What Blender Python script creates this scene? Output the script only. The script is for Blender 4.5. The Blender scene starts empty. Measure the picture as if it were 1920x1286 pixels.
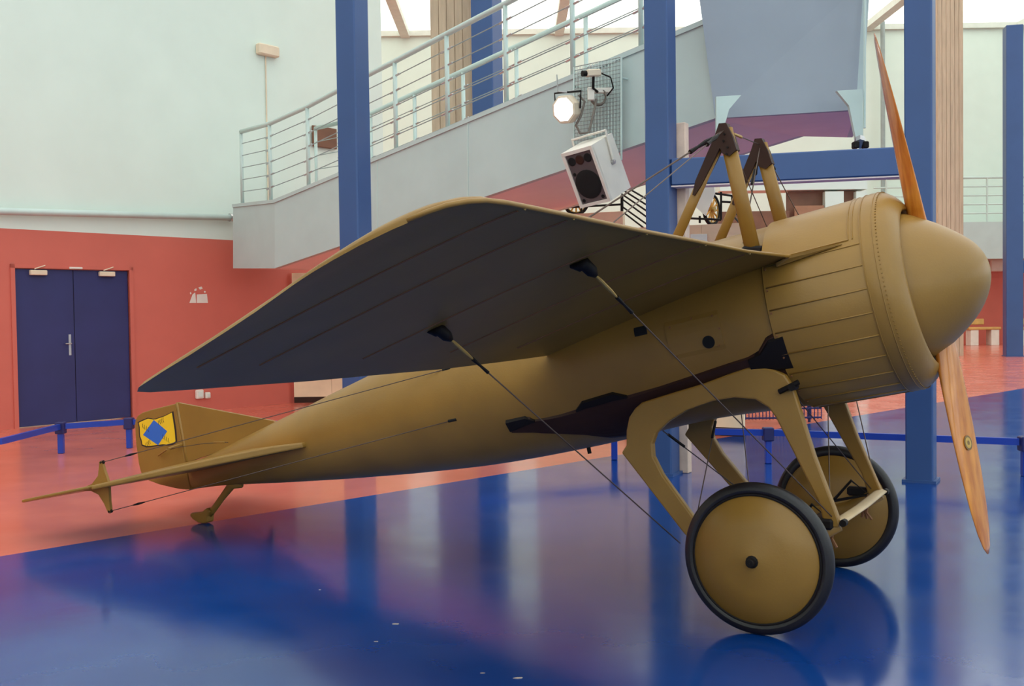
import bpy, math, random
from mathutils import Vector, Matrix
random.seed(7)
sc = bpy.context.scene
COL = sc.collection
# ------------------------------------------------------------------ camera
FPX, TILT, ROLL, EYE = 2000.0, math.atan(58/2000.0), 0.014, 1.5
fw = Vector((0, math.cos(TILT), -math.sin(TILT)))
up0 = Vector((0, math.sin(TILT), math.cos(TILT)))
r0 = Vector((1, 0, 0))
CR = r0*math.cos(ROLL) - up0*math.sin(ROLL)
CU = up0*math.cos(ROLL) + r0*math.sin(ROLL)
cd = bpy.data.cameras.new('camera'); cam = bpy.data.objects.new('camera', cd); COL.objects.link(cam)
cd.sensor_width = 36; cd.lens = FPX/1920*36; cd.clip_end = 300
m = Matrix((CR, CU, -fw)).transposed().to_4x4(); m.translation = (0, 0, EYE); cam.matrix_world = m
sc.camera = cam
# ------------------------------------------------------------------ world, exposure
w = bpy.data.worlds.new('world'); sc.world = w; w.use_nodes = True
w.node_tree.nodes['Background'].inputs[0].default_value = (.85, .93, 1, 1)
w.node_tree.nodes['Background'].inputs[1].default_value = 0.25
sc.view_settings.view_transform = 'Standard'; sc.view_settings.look = 'None'
sc.view_settings.exposure = 0.0; sc.view_settings.gamma = 1; sc.view_settings.use_curve_mapping = False
SKY_E = 1.5      # radiance of the translucent roof panels
WIN_E = 2.0      # radiance of the right-hand windows and the added ones behind the viewer

# ------------------------------------------------------------------ helpers
def ray(px, py): return fw + CR*((px-960)/FPX) - CU*((py-643)/FPX)
def P(px, py, Y):
    d = ray(px, py); return Vector((0, 0, EYE)) + d*(Y/d.y)
def onl(px, py, a, b):            # point above the ground line a-b
    d = ray(px, py); ax, ay = a[0], a[1]; ex, ey = b[0]-a[0], b[1]-a[1]
    k = (ax*ey-ay*ex)/(d.x*ey-d.y*ex); return Vector((0, 0, EYE)) + d*k
def flo(px, py, z=0.0):
    d = ray(px, py); return Vector((0, 0, EYE)) + d*((z-EYE)/d.z)

def s2l(c):
    c = c/255.0
    return c/12.92 if c <= .04045 else ((c+.055)/1.055)**2.4
def rgb(r, g, b): return (s2l(r), s2l(g), s2l(b), 1)
MATS = {}
def mat(name, col, rough=.5, var=.06, scale=4.0, bump=0.0, bscale=60.0, metal=0.0, spec=.5, stretch=None, col2=None, coat=0):
    if name in MATS: return MATS[name]
    mt = bpy.data.materials.new(name); mt.use_nodes = True; MATS[name] = mt
    nt = mt.node_tree; b = nt.nodes['Principled BSDF']
    b.inputs['Roughness'].default_value = rough; b.inputs['Metallic'].default_value = metal
    b.inputs['Specular IOR Level'].default_value = spec; b.inputs['Coat Weight'].default_value = coat; b.inputs['Coat Roughness'].default_value = .12
    tc = nt.nodes.new('ShaderNodeTexCoord'); mp = nt.nodes.new('ShaderNodeMapping')
    nt.links.new(tc.outputs['Object'], mp.inputs[0])
    if stretch: mp.inputs['Scale'].default_value = stretch
    nz = nt.nodes.new('ShaderNodeTexNoise'); nz.inputs['Scale'].default_value = scale; nz.inputs['Detail'].default_value = 5
    nt.links.new(mp.outputs[0], nz.inputs['Vector'])
    rp = nt.nodes.new('ShaderNodeValToRGB'); nt.links.new(nz.outputs['Fac'], rp.inputs[0])
    c = Vector(col[:3]); c2 = Vector(col2[:3]) if col2 else c*(1+var*2)
    lo = c*(1-var*2) if not col2 else c
    rp.color_ramp.elements[0].position = .3; rp.color_ramp.elements[1].position = .7
    rp.color_ramp.elements[0].color = (*lo, 1); rp.color_ramp.elements[1].color = (*[min(1, v) for v in c2], 1)
    nt.links.new(rp.outputs[0], b.inputs['Base Color'])
    if bump:
        n2 = nt.nodes.new('ShaderNodeTexNoise'); n2.inputs['Scale'].default_value = bscale; n2.inputs['Detail'].default_value = 4
        nt.links.new(mp.outputs[0], n2.inputs['Vector'])
        bp = nt.nodes.new('ShaderNodeBump'); bp.inputs['Strength'].default_value = bump; bp.inputs['Distance'].default_value = .01
        nt.links.new(n2.outputs['Fac'], bp.inputs['Height']); nt.links.new(bp.outputs[0], b.inputs['Normal'])
    return mt
def emat(name, col, e):
    mt = bpy.data.materials.new(name); mt.use_nodes = True; nt = mt.node_tree
    b = nt.nodes['Principled BSDF']; b.inputs['Base Color'].default_value = col; b.inputs['Roughness'].default_value = .4
    b.inputs['Emission Color'].default_value = col; b.inputs['Emission Strength'].default_value = e
    MATS[name] = mt; return mt

def mk(name, verts, faces, material, parent=None, smooth=False, mats=None, fm=None):
    me = bpy.data.meshes.new(name); me.from_pydata([tuple(v) for v in verts], [], faces); me.update()
    if mats:
        for x in mats: me.materials.append(x)
        for p, i in zip(me.polygons, fm): p.material_index = i
    else: me.materials.append(material)
    if smooth:
        for p in me.polygons: p.use_smooth = True
        if smooth == 'a':
            me.set_sharp_from_angle(angle=math.radians(40))
    o = bpy.data.objects.new(name, me); COL.objects.link(o)
    if parent: o.parent = parent
    return o
def tag(o, label, cat, group=None):
    o['label'] = label; o['category'] = cat
    if group: o['group'] = group
    return o
def struct(o, label=None):
    o['kind'] = 'structure'
    if label: o['label'] = label
    return o
def empty(name, loc, rz=0):
    o = bpy.data.objects.new(name, None); COL.objects.link(o); o.location = loc; o.rotation_euler.z = rz
    o.empty_display_size = .2; return o

class B:
    """collects shapes; build() links them as one mesh"""
    def __init__(s): s.v = []; s.f = []
    def add(s, v, f):
        n = len(s.v); s.v += [Vector(x) for x in v]; s.f += [tuple(i+n for i in q) for q in f]; return s
    def box(s, c, sz, M=None, bev=0.0):
        hx, hy, hz = sz[0]/2, sz[1]/2, sz[2]/2
        if bev:
            b = min(bev, hx*.9, hy*.9, hz*.9); vv = []; 
            ring = lambda ex, ey: [(-hx+ex, -hy+ey+0), ]
            lay = []
            for z, e in ((-hz, b), (-hz+b, 0), (hz-b, 0), (hz, b)):
                x, y = hx-e, hy-e; k = b if e == 0 else 0
                if k: L = [(-x+k,-y),(x-k,-y),(x,-y+k),(x,y-k),(x-k,y),(-x+k,y),(-x,y-k),(-x,-y+k)]
                else: 
                    q = b*.4; L = [(-x+q,-y),(x-q,-y),(x,-y+q),(x,y-q),(x-q,y),(-x+q,y),(-x,y-q),(-x,-y+q)]
                vv += [(a, c2, z) for a, c2 in L]
            ff = [tuple(range(7, -1, -1)), tuple(range(24, 32))]
            for l in range(3):
                for i in range(8): j = (i+1) % 8; ff.append((l*8+i, l*8+j, l*8+8+j, l*8+8+i))
        else:
            vv = [(x, y, z) for z in (-hz, hz) for x, y in ((-hx,-hy),(hx,-hy),(hx,hy),(-hx,hy))]
            ff = [(3,2,1,0),(4,5,6,7),(0,1,5,4),(1,2,6,5),(2,3,7,6),(3,0,4,7)]
        out = []
        for p in vv:
            p = Vector(p)
            if M is not None: p = M @ p
            out.append(p + Vector(c))
        return s.add(out, ff)
    def hexa(s, p):       # 8 corners: bottom 4, top 4
        return s.add(p, [(3,2,1,0),(4,5,6,7),(0,1,5,4),(1,2,6,5),(2,3,7,6),(3,0,4,7)])
    def tube(s, pts, r, n=8, closed=False, ell=None, cap=True):
        pts = [Vector(p) for p in pts]; k = len(pts); rs = r if isinstance(r, (list, tuple)) else [r]*k
        vv = []; prevx = None
        for i, p in enumerate(pts):
            if closed: t = pts[(i+1) % k]-pts[i-1]
            else: t = pts[min(i+1, k-1)]-pts[max(i-1, 0)]
            t.normalize()
            if prevx is None:
                a = Vector(ell[2]) if ell else (Vector((0, 0, 1)) if abs(t.z) < .9 else Vector((1, 0, 0)))
                x = (a - t*a.dot(t)).normalized()
            else: x = (prevx - t*prevx.dot(t)).normalized()
            prevx = x; y = t.cross(x)
            ax, ay = (ell[0], ell[1]) if ell else (1, 1)
            for j in range(n):
                th = 2*math.pi*j/n
                vv.append(p + x*(math.cos(th)*rs[i]*ax) + y*(math.sin(th)*rs[i]*ay))
        ff = []
        for i in range(k if closed else k-1):
            i2 = (i+1) % k
            for j in range(n):
                j2 = (j+1) % n; ff.append((i*n+j, i*n+j2, i2*n+j2, i2*n+j))
        if cap and not closed:
            ff.append(tuple(range(n-1, -1, -1))); ff.append(tuple((k-1)*n+j for j in range(n)))
        return s.add(vv, ff)
    def lathe(s, prof, n, fn):     # prof list of (a, r); fn(a, r, th) -> point
        vv = []; ff = []
        for a, r in prof:
            for j in range(n): vv.append(fn(a, r, 2*math.pi*j/n))
        for i in range(len(prof)-1):
            for j in range(n):
                j2 = (j+1) % n; ff.append((i*n+j, i*n+j2, (i+1)*n+j2, (i+1)*n+j))
        return s.add(vv, ff)
    def plate(s, front, back):     # polygon extruded between two point lists
        n = len(front)
        return s.add(list(front)+list(back), [tuple(range(n)), tuple(range(2*n-1, n-1, -1))] + [(i, n+i, n+(i+1) % n, (i+1) % n) for i in range(n)])
    def build(s, name, material, parent=None, smooth=False):
        o = mk(name, s.v, s.f, material, parent, smooth)
        return o
def fixn(o):
    import bmesh
    bm = bmesh.new(); bm.from_mesh(o.data); bmesh.ops.recalc_face_normals(bm, faces=bm.faces); bm.to_mesh(o.data); bm.free()
    return o
def BB(): return B()

# ------------------------------------------------------------------ materials
M_olive = mat('olive_paint', rgb(144, 105, 43), .4, .05, 3, .05, 90, spec=.4, coat=.04)
M_tape = mat('rib_tape', rgb(132, 84, 48), .7, .05)
M_dark = mat('dark_leather', rgb(54, 31, 22), .6, .08, 6, spec=.25)
M_black = mat('black_metal', rgb(24, 18, 17), .6, .1, spec=.2)
M_deep = mat('cone_and_hole_shade', rgb(10, 8, 8), .9, .1)  # black of the speaker cones, also painted shade inside openings
M_wire = mat('steel_cable', rgb(92, 74, 66), .45, .1, metal=.6)
M_brass = mat('brass_turnbuckle', rgb(176, 140, 76), .4, .1, metal=.5)
M_tyre = mat('black_tyre_rubber', rgb(26, 20, 22), .42, .1, 12, .1)
M_wood = mat('varnished_wood', rgb(176, 92, 24), .22, .1, 5, .02, 40, stretch=(5, 5, .5), col2=rgb(222, 140, 52), coat=.5)
M_yellow = mat('emblem_yellow', rgb(240, 192, 30), .5, .02)
M_emblue = mat('emblem_blue', rgb(32, 100, 196), .5, .02)
M_ink = mat('emblem_ink', rgb(30, 18, 18), .6, .05)
M_white = mat('wall_white', rgb(218, 230, 220), .7, .012, 1.5, .02, 120)
M_red = mat('wall_red', rgb(206, 104, 88), .6, .02, 1.5, .02, 120)
M_door = mat('door_blue', rgb(40, 44, 98), .5, .05, 2)
M_blue = mat('column_blue', rgb(50, 80, 132), .4, .03, 2, .02, 200)
M_rail = mat('barrier_blue', rgb(24, 62, 168), .4, .03, 2)
M_navy = mat('barrier_navy', rgb(28, 30, 92), .5, .03)
M_grey = mat('ramp_grey', rgb(188, 202, 200), .6, .02, 2, .02, 160)
M_greyd = mat('landing_grey', rgb(160, 168, 178), .6, .02, 2, .02, 160)
M_mauve = mat('soffit_mauve', rgb(240, 222, 220), .6, .02, 2)
M_steel = mat('rail_painted_white', rgb(196, 212, 206), .4, .02)
M_cabl = mat('rail_cable', rgb(150, 160, 158), .4, .05)
M_conc = mat('board_marked_concrete', rgb(196, 172, 146), .8, .06, 3, .2, 30, stretch=(6, 6, .6))
M_beige = mat('beige_panel', rgb(244, 218, 182), .6, .04, 3)
M_brown = mat('brown_panel', rgb(116, 76, 54), .6, .08, 3)
M_pale = mat('pale_box', rgb(228, 220, 208), .5, .03)
M_cream = mat('cream_plastic', rgb(226, 206, 180), .5, .03)
M_metal = mat('brushed_metal', rgb(190, 190, 190), .3, .05, metal=.8)
M_roof = mat('roof_frame', rgb(214, 216, 206), .6, .03)
M_sky = emat('skylight_panel', (.91, 1, .94, 1), SKY_E)
M_win = emat('glowing_pane', (.95, .98, 1, 1), WIN_E)
M_lamp = emat('flood_lamp_glass', (1, .97, .95, 1), 9)

def floor_mat(name, c1, c2, rough, scuff=(.5, .5, .55, 1)):
    mt = mat(name, c1, rough, col2=c2, scale=1.3, bump=.03, bscale=7, spec=.55)
    nt = mt.node_tree; b = nt.nodes['Principled BSDF']
    # pale scuffs and scratches
    tc = nt.nodes.new('ShaderNodeTexCoord'); mp = nt.nodes.new('ShaderNodeMapping'); mp.inputs['Scale'].default_value = (1.2, 7, 1); mp.inputs['Rotation'].default_value = (0, 0, .5)
    nt.links.new(tc.outputs['Object'], mp.inputs[0])
    n = nt.nodes.new('ShaderNodeTexNoise'); n.inputs['Scale'].default_value = 3.2; n.inputs['Detail'].default_value = 9; n.inputs['Roughness'].default_value = .72
    nt.links.new(mp.outputs[0], n.inputs['Vector'])
    r = nt.nodes.new('ShaderNodeValToRGB'); r.color_ramp.elements[0].position = .69; r.color_ramp.elements[1].position = .76
    nt.links.new(n.outputs['Fac'], r.inputs[0])
    mx = nt.nodes.new('ShaderNodeMixRGB'); mx.inputs[2].default_value = scuff
    mul = nt.nodes.new('ShaderNodeMath'); mul.operation = 'MULTIPLY'; mul.inputs[1].default_value = .28
    nt.links.new(r.outputs[0], mul.inputs[0]); nt.links.new(mul.outputs[0], mx.inputs[0])
    src = b.inputs['Base Color'].links[0].from_socket
    nt.links.new(src, mx.inputs[1]); nt.links.new(mx.outputs[0], b.inputs['Base Color'])
    n2 = nt.nodes.new('ShaderNodeTexNoise'); n2.inputs['Scale'].default_value = 2.0; n2.inputs['Detail'].default_value = 6
    nt.links.new(tc.outputs['Object'], n2.inputs['Vector'])
    mr = nt.nodes.new('ShaderNodeMapRange'); mr.inputs[1].default_value = .3; mr.inputs[2].default_value = .7; mr.inputs[3].default_value = rough*.75; mr.inputs[4].default_value = rough*1.3
    nt.links.new(n2.outputs['Fac'], mr.inputs[0]); nt.links.new(mr.outputs[0], b.inputs['Roughness'])
    return mt
M_fblue = floor_mat('floor_blue', rgb(5, 54, 124), rgb(9, 64, 138), .14)
M_fred = floor_mat('floor_red', rgb(206, 108, 88), rgb(214, 116, 96), .2, (.8, .5, .42, 1))

# ================================================================== THE HALL
X0, X1, Y0, Y1, ZC = -22.0, 26.0, -16.0, 42.0, 12.4
# floor: two painted zones, one mesh
la, lb = Vector((-3.259, 6.711)), Vector((9.197, 19.150))
e = (lb-la).normalized()
def onx(x): k = (x-la.x)/e.x; return (x, la.y+e.y*k, 0)
fv = [(X0, Y0, 0), (X1, Y0, 0), onx(X1), onx(X0), (X1, Y1, 0), (X0, Y1, 0)]
fl = mk('floor', fv, [(0, 1, 2, 3), (3, 2, 4, 5)], None, mats=[M_fblue, M_fred], fm=[0, 1]); struct(fl)
for px, py, sz in ((741, 1170, .03), (706, 1203, .014), (972, 1271, .03), (905, 1262, .012), (600, 1106, .01)):
    c = flo(px, py); n_ = 7
    pts = [c+Vector((sz*random.uniform(.5, 1)*math.cos(2*math.pi*k/n_), .45*sz*random.uniform(.5, 1)*math.sin(2*math.pi*k/n_), 0)) for k in range(n_)]
    B().plate([p+Vector((0, 0, .0016)) for p in pts], [p+Vector((0, 0, .0002)) for p in pts]).build('worn_patch', mat('worn_floor', rgb(176, 160, 150), .6), fl)
def wallbox(name, a, b, z0, z1, th, m_, parent=None):
    a = Vector((a[0], a[1], 0)); b = Vector((b[0], b[1], 0)); d = (b-a).normalized(); n = Vector((-d.y, d.x, 0))*th
    q = B().hexa([a+Vector((0,0,z0)), b+Vector((0,0,z0)), b+n+Vector((0,0,z0)), a+n+Vector((0,0,z0)), a+Vector((0,0,z1)), b+Vector((0,0,z1)), b+n+Vector((0,0,z1)), a+n+Vector((0,0,z1))])
    return q.build(name, m_, parent)
# left wall with the double door
d1, d2 = Vector((-6.786, 14.600, 0)), Vector((-5.698, 15.926, 0))
wd = (d2-d1).normalized(); wn = Vector((-wd.y, wd.x, 0))          # wn points behind the wall
wa, wb = d1 - wd*16, Vector((-2.35, 20.0, 0)); wb = d1 + wd*(wb-d1).dot(wd)
RZ = 2.73
struct(wallbox('wall_left', wa, d1, 0, RZ, .3, M_red))
o = wallbox('wall_left_lower', d2, wb, 0, RZ, .3, M_red, bpy.data.objects['wall_left']); o.name = 'lower_wall'
o = wallbox('door_lintel', d1, d2, 2.2, RZ, .3, M_red, bpy.data.objects['wall_left'])
o = wallbox('upper_wall', wa, wb, RZ, ZC, .3, M_white, bpy.data.objects['wall_left'])
def onwall(px, py, off=0.0):
    p = onl(px, py, d1-wn*off, d2-wn*off); return p
struct(wallbox('wall_side', wb+wn*.3, wb+wn*24, 0, ZC, .3, M_white))
struct(wallbox('wall_back', (X1, Y1), (X0, Y1), 0, ZC, -.3, M_white))
wr = wallbox('wall_right', (X1, Y1), (X1, Y0), 0, ZC, .3, M_white); struct(wr)
struct(wallbox('wall_front', (X1, Y0), (X0, Y0), 0, ZC, .3, M_white))
struct(wallbox('wall_far_left', (X0, Y0), (X0, Y1), 0, ZC, .3, M_white))
# red dado on the back wall and mezzanine
q = wallbox('lower_wall', (X1, Y1-.06), (4, Y1-.06), 0, 3.35, .06, M_red); struct(q); q.name = 'trim_1'
# ceiling frame and translucent panels
cl = B(); 
nx, ny = 8, 10; sx, sy = (X1-X0)/nx, (Y1-Y0)/ny
for i in range(nx+1): cl.box((X0+i*sx, (Y0+Y1)/2, ZC+.1), (.35, Y1-Y0, .5))
for j in range(ny+1): cl.box(((X0+X1)/2, Y0+j*sy, ZC+.1), (X1-X0, .35, .4))
cl.box(((X0+X1)/2, (Y0+Y1)/2, ZC+.5), (X1-X0, Y1-Y0, .1))
ce = cl.build('ceiling', M_roof); struct(ce)
pm = None
for i in range(nx):
    for j in range(ny):
        if pm is None:
            pm = B().box((0, 0, 0), (sx-.35, sy-.35, .04)).build('skylight_panel', M_sky, ce)
            o = pm
        else: o = pm.copy(); COL.objects.link(o); o.parent = ce
        o.location = (X0+(i+.5)*sx, Y0+(j+.5)*sy, ZC+.12)
# windows: glazed bays in the right wall; unseen ones behind the viewer added as fill
def window(n_, c, along):
    wf = B(); ax, ay = (1, 0) if along == 'x' else (0, 1)
    def bx(d, z, l, h, th, b): return b.box((c[0]+ax*d, c[1]+ay*d, z), (l if ax else th, l if ay else th, h))
    for z in (3.4, 9.2): bx(0, z, 5.6, .2, .2, wf)
    for d in (-2.7, -.9, .9, 2.7): bx(d, 6.3, .14, 5.9, .2, wf)
    fo = wf.build('window_%d' % n_, M_steel); struct(fo)
    for d in (-1.8, 0, 1.8): bx(d, 6.3, 1.66, 5.6, .04, B()).build('pane', M_win, fo)
k_ = 1
for y in (-10, -3, 4, 11, 18): window(k_, (X1-.05, y), 'y'); k_ += 1
for x in (-16, -9, -2, 5, 12, 19): window(k_, (x, Y0+.05), 'x'); k_ += 1

# door 1
dw = (d2-d1).length; dang = math.atan2(wd.y, wd.x)
dr = empty('door_1', d1 + wn*.03, dang); struct(dr, 'dark blue double door in the red wall')
for k in range(2):
    leaf = B().box((dw*(.25+.5*k), .02, 1.1), (dw/2-.012, .05, 2.18), bev=.004).build('door_leaf', M_door, dr)
    cl_ = B().box((dw*(.17+.6*k)+.04, -.035, 2.14), (.24, .06, .07), bev=.008)
    cl_.tube([(dw*(.17+.6*k)-.02, -.05, 2.19), (dw*(.17+.6*k)+.13, -.06, 2.24)], .008)
    cl_.build('door_closer', M_cream, leaf)
B().box((dw*.5+.02, -.03, 2.215), (.2, .05, .03), bev=.005).build('coordinator_bar', M_pale, dr)
hb = B().box((dw*.455, -.008, 1.12), (.035, .012, .3), bev=.003); hb.tube([(dw*.455, -.01, 1.14), (dw*.455, -.05, 1.14), (dw*.455-.09, -.055, 1.14)], .01); hb.build('door_handle', M_metal, dr)
fr_ = B()
for x in (-.03, dw+.03): fr_.box((x, -.01, 1.12), (.06, .08, 2.26))
fr_.box((dw/2, -.01, 2.225), (dw+.12, .08, .05)); fr_.build('door_frame', M_red, dr)

# pipe along the left wall
pa, pb = onwall(0, 396, .1), onwall(438, 408, .1)
pdir = (pb-pa)
pipe = empty('wall_pipe', pb - Vector((0, 0, 0))); 
B().tube([-pdir*1.8, Vector((0, 0, 0))], .05, 10).build('pipe', M_steel, pipe, True)
B().tube([Vector((0, 0, 0))-pdir.normalized()*.08, pdir.normalized()*.05], .065, 10).build('end_cap', M_metal, pipe)
tag(pipe, 'pale pipe running along the white wall above the red band', 'pipe')
# emergency light box and conduit
el = empty('emergency_light', onwall(498, 105, .0))
Rw = Matrix.Rotation(dang, 3, 'Z')
B().box(Rw @ Vector((0, -.06, .08)), (.42, .12, .18), Rw, .02).build('housing', M_cream, el)
c0 = onwall(498, 105, .015)-el.location; c1 = onwall(503, 376, .015)-el.location
B().tube([c0, c1], .011, 6).build('conduit', M_cream, el)
tag(el, 'cream emergency light box with thin conduit high on white wall', 'light fixture')
# torn poster remnant
rp = empty('poster_remnant', onwall(375, 560))
def wl(px, py, off=.004): return onwall(px, py, off)-rp.location
for poly in ([(355, 568), (361, 552), (366, 548), (368, 568)], [(369, 568), (369, 552), (388, 551), (390, 568)], [(364, 543), (368, 540), (369, 544), (365, 546)], [(372, 539), (378, 537), (380, 541), (375, 543)], [(356, 549), (358, 547), (359, 551), (357, 552)], [(383, 545), (386, 546), (385, 549), (382, 548)]):
    B().plate([wl(*p, .004) for p in poly], [wl(*p, .0005) for p in poly]).build('paper_scrap', M_pale, rp)
tag(rp, 'torn white scraps of a removed notice on red wall', 'notice')
# socket boxes
for (px, py, s_, lab) in ((372, 739, .13, 'larger white socket box low on red wall'), (387, 741, .09, 'smaller white socket box beside the larger one low on red wall')):
    eb = empty('socket_box', onwall(px, py, 0))
    B().box(Rw @ Vector((0, -.03, 0)), (s_, .06, s_*1.1), Rw, .012).build('box_body', M_pale, eb)
    B().box(Rw @ Vector((0, -.064, 0)), (s_*.6, .01, s_*.65), Rw, .004).build('cover', M_white, eb)
    tag(eb, lab, 'socket', 'socket boxes on the red wall')

# ------------------------------------------------------------------ columns and beam
PSI = math.radians(-29)
def column(name, cxy, a, h, m_, label, z0=0, rot=PSI, cat='column', group='blue steel columns'):
    t = empty(name, (cxy[0], cxy[1], z0), rot)
    B().box((0, 0, h/2), (a, a, h), bev=.012).build('shaft', m_, t)
    B().box((0, 0, .012), (a+.05, a+.05, .024)).build('base_plate', m_, t)
    tag(t, label, cat, group); return t
c1 = P(668, 500, 10.1); c2 = (1.375, 9.72); c3 = (3.50, 9.13)
column('steel_column', (c1.x, c1.y), .225, ZC-.2, M_blue, 'tall blue steel column behind the wing and in front of the ramp')
cc2 = column('steel_column', c2, .225, ZC-.2, M_blue, 'blue steel column carrying the cross beam behind the wing root')
column('steel_column', c3, .225, ZC-.2, M_blue, 'blue steel column behind the spinner and propeller')
B().box((.125, .165, 1.6), (.13, .1, 3.2), bev=.006).build('bare_strip', mat('bare_pale_face', rgb(226, 196, 176), .7, .06, 8), cc2)['label'] = 'pale unpainted strip on the column side'
c4 = flo(1893, 668)
column('steel_column', (c4.x+.1, c4.y), .46, P(1890, 50, c4.y).z, M_blue, 'distant free-standing blue column with a capped top at far right', rot=math.radians(-12))
b4 = B().box((c4.x+1.6, c4.y, P(1915, 500, c4.y).z), (2.6, .34, .36), bev=.01).build('cross_beam', M_blue); tag(b4, 'short blue beam meeting the distant column at far right', 'beam')
c2v, c3v = Vector((*c2, 0)), Vector((*c3, 0)); bd = (c3v-c2v); L = bd.length; bang = math.atan2(bd.y, bd.x)
bm_ = empty('cross_beam', (c2v+c3v)/2 + Vector((0, 0, 2.735)), bang)
B().box((0, 0, .0), (L-.2, .2, .24), bev=.01).build('beam_body', M_blue, bm_)
B().box((0, 0, -.127), (L-.2, .17, .012)).build('lower_flange', M_mauve, bm_)
tag(bm_, 'blue horizontal beam between two columns behind the masts', 'beam')
# board-marked concrete pillars
def pillar(xy, wdt, dep, h, label, rot):
    t = empty('concrete_pillar', (xy[0], xy[1], 0), rot)
    n = max(4, int(wdt/.12))
    B().box((0, 0, h/2), (wdt-.03, dep-.03, h)).build('core', M_conc, t)
    bm = None
    for side, span in ((-1, wdt), (1, wdt)):
        for i in range(n):
            bw = span/n
            o = B().box(((i+.5)*bw-span/2, side*(dep/2-.01), h/2), (bw-.012, .03, h)).build('board_strip', M_conc, t)
    for side in (-1, 1):
        k = max(3, int(dep/.12)); bw = dep/k
        for i in range(k): B().box((side*(wdt/2-.01), (i+.5)*bw-dep/2, h/2), (.03, bw-.012, h)).build('board_strip', M_conc, t)
    tag(t, label, 'pillar', 'concrete pillars'); return t
p1 = P(850, 300, 17); pillar((p1.x, p1.y), .62, .4, ZC-.2, 'tan board-marked concrete pillar behind the sloping ramp railing', 0)
p1b = P(916, 300, 16.4); column('steel_column', (p1b.x, p1b.y), .36, ZC-.2, M_blue, 'blue column beside the concrete pillar behind the ramp railing', rot=math.radians(-25))
p3 = flo(1783, 667); pillar((p3.x, p3.y+.3), .76, .6, ZC-.2, 'tall pale concrete pillar to the right of the propeller', 0)

# ------------------------------------------------------------------ ramp
A0 = P(437, 503, 16.7); B0 = P(515, 503, 15.4); C0 = P(1205, 268, 10.9)
A1 = P(437, 383, 16.7); B1 = P(515, 374, 15.4); C1 = P(1205, 85, 10.9)
E0 = B0+(C0-B0)*1.136; E1 = B1+(C1-B1)*1.136
NN = Vector((.687, .727, 0)); WID = 1.6
ramp = empty('walkway_ramp', (A0.x, A0.y, A0.z))
def rl(p): return Vector(p)-ramp.location
for nm, a0, b0, a1, b1 in (('flat_fascia', A0, B0, A1, B1), ('sloping_fascia', B0, C0, B1, C1), ('sloping_fascia', C0, E0, C1, E1)):
    t_ = NN*.08
    B().hexa([rl(a0), rl(b0), rl(b0+t_), rl(a0+t_), rl(a1), rl(b1), rl(b1+t_), rl(a1+t_)]).build(nm, M_grey, ramp)
    # coping
    up = Vector((0, 0, .05)); o_ = -NN*.02
    B().hexa([rl(a1+o_-up), rl(b1+o_-up), rl(b1+t_*1.4-up), rl(a1+t_*1.4-up), rl(a1+o_), rl(b1+o_), rl(b1+t_*1.4), rl(a1+t_*1.4)]).build('coping', M_grey, ramp)
    f_ = NN*WID; g_ = NN*.081; th = Vector((0, 0, .1)); z_ = Vector((0, 0, .001))
    B().hexa([rl(a0+g_), rl(b0+g_), rl(b0+f_), rl(a0+f_), rl(a0+g_+th), rl(b0+g_+th), rl(b0+f_+th), rl(a0+f_+th)]).build('soffit', M_mauve, ramp)
    B().hexa([rl(a1+g_-th), rl(b1+g_-th), rl(b1+f_-th), rl(a1+f_-th), rl(a1+g_), rl(b1+g_), rl(b1+f_), rl(a1+f_)]).build('deck', M_grey, ramp)
    t2 = f_+NN*.08
    B().hexa([rl(a0+f_), rl(b0+f_), rl(b0+t2), rl(a0+t2), rl(a1+f_), rl(b1+f_), rl(b1+t2), rl(a1+t2)]).build('far_fascia', M_grey, ramp)
for px in (872, 700):
    a = onl(px, 0, B0, C0)
    k = (a.x-B0.x)/(C0.x-B0.x); pz0 = B0+(C0-B0)*k; pz1 = B1+(C1-B1)*k
    B().tube([rl(pz0-NN*.003), rl(pz1-NN*.003)], .008, 6).build('panel_joint', M_steel, ramp)
B().hexa([rl(A0), rl(A0+NN*.08), rl(A0+NN*1.68), rl(A0+NN*1.6), rl(A1), rl(A1+NN*.08), rl(A1+NN*1.68), rl(A1+NN*1.6)]).build('end_panel', M_grey, ramp)
tag(ramp, 'grey walkway ramp with mauve underside rising behind the columns', 'ramp')

def railing(name, posts, label, cab=5, group='ramp railings'):
    # posts: list of (foot, head)
    t = empty(name, posts[0][0])
    lo = t.location
    for f, h in posts: B().tube([f-lo, h-lo], .028, 8).build('post', M_steel, t, True)
    B().tube([h-lo for f, h in posts], .035, 8).build('handrail', M_steel, t, True)
    for i in range(len(posts)-1):
        (f0, h0), (f1, h1) = posts[i], posts[i+1]
        for k in range(1, cab+1):
            u = k/(cab+1.0); B().tube([f0.lerp(h0, u)-lo, f1.lerp(h1, u)-lo], .007, 5).build('cable', M_cabl, t)
    for f, h in posts[1:]:
        for k in range(1, cab+1):
            u = k/(cab+1.0); p = f.lerp(h, u)-lo; B().tube([p-Vector((.07, -.066, .02)), p+Vector((.07, -.066, .02))], .014, 5).build('cable_end', M_metal, t)
    tag(t, label, 'railing', group); return t
def np_(px, ytop, a, b, a1, b1, off=0):
    """post on the coping line: foot on line a1-b1, head at pixel height ytop"""
    a_, b_ = a1+NN*off, b1+NN*off
    q = onl(px, ytop, a_, b_); k = (q.x-a_.x)/(b_.x-a_.x)
    f = a_+(b_-a_)*k; return (f, Vector((f.x, f.y, q.z)))
posts = [np_(452, 247, A0, B0, A1, B1, .04), np_(505, 232, A0, B0, A1, B1, .04)]
for px, y in ((576, 200), (659, 156), (740, 115), (837, 64), (947, 7), (1072, -58), (1200, -124)): posts.append(np_(px, y, B0, C0, B1, C1, .04))
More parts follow.
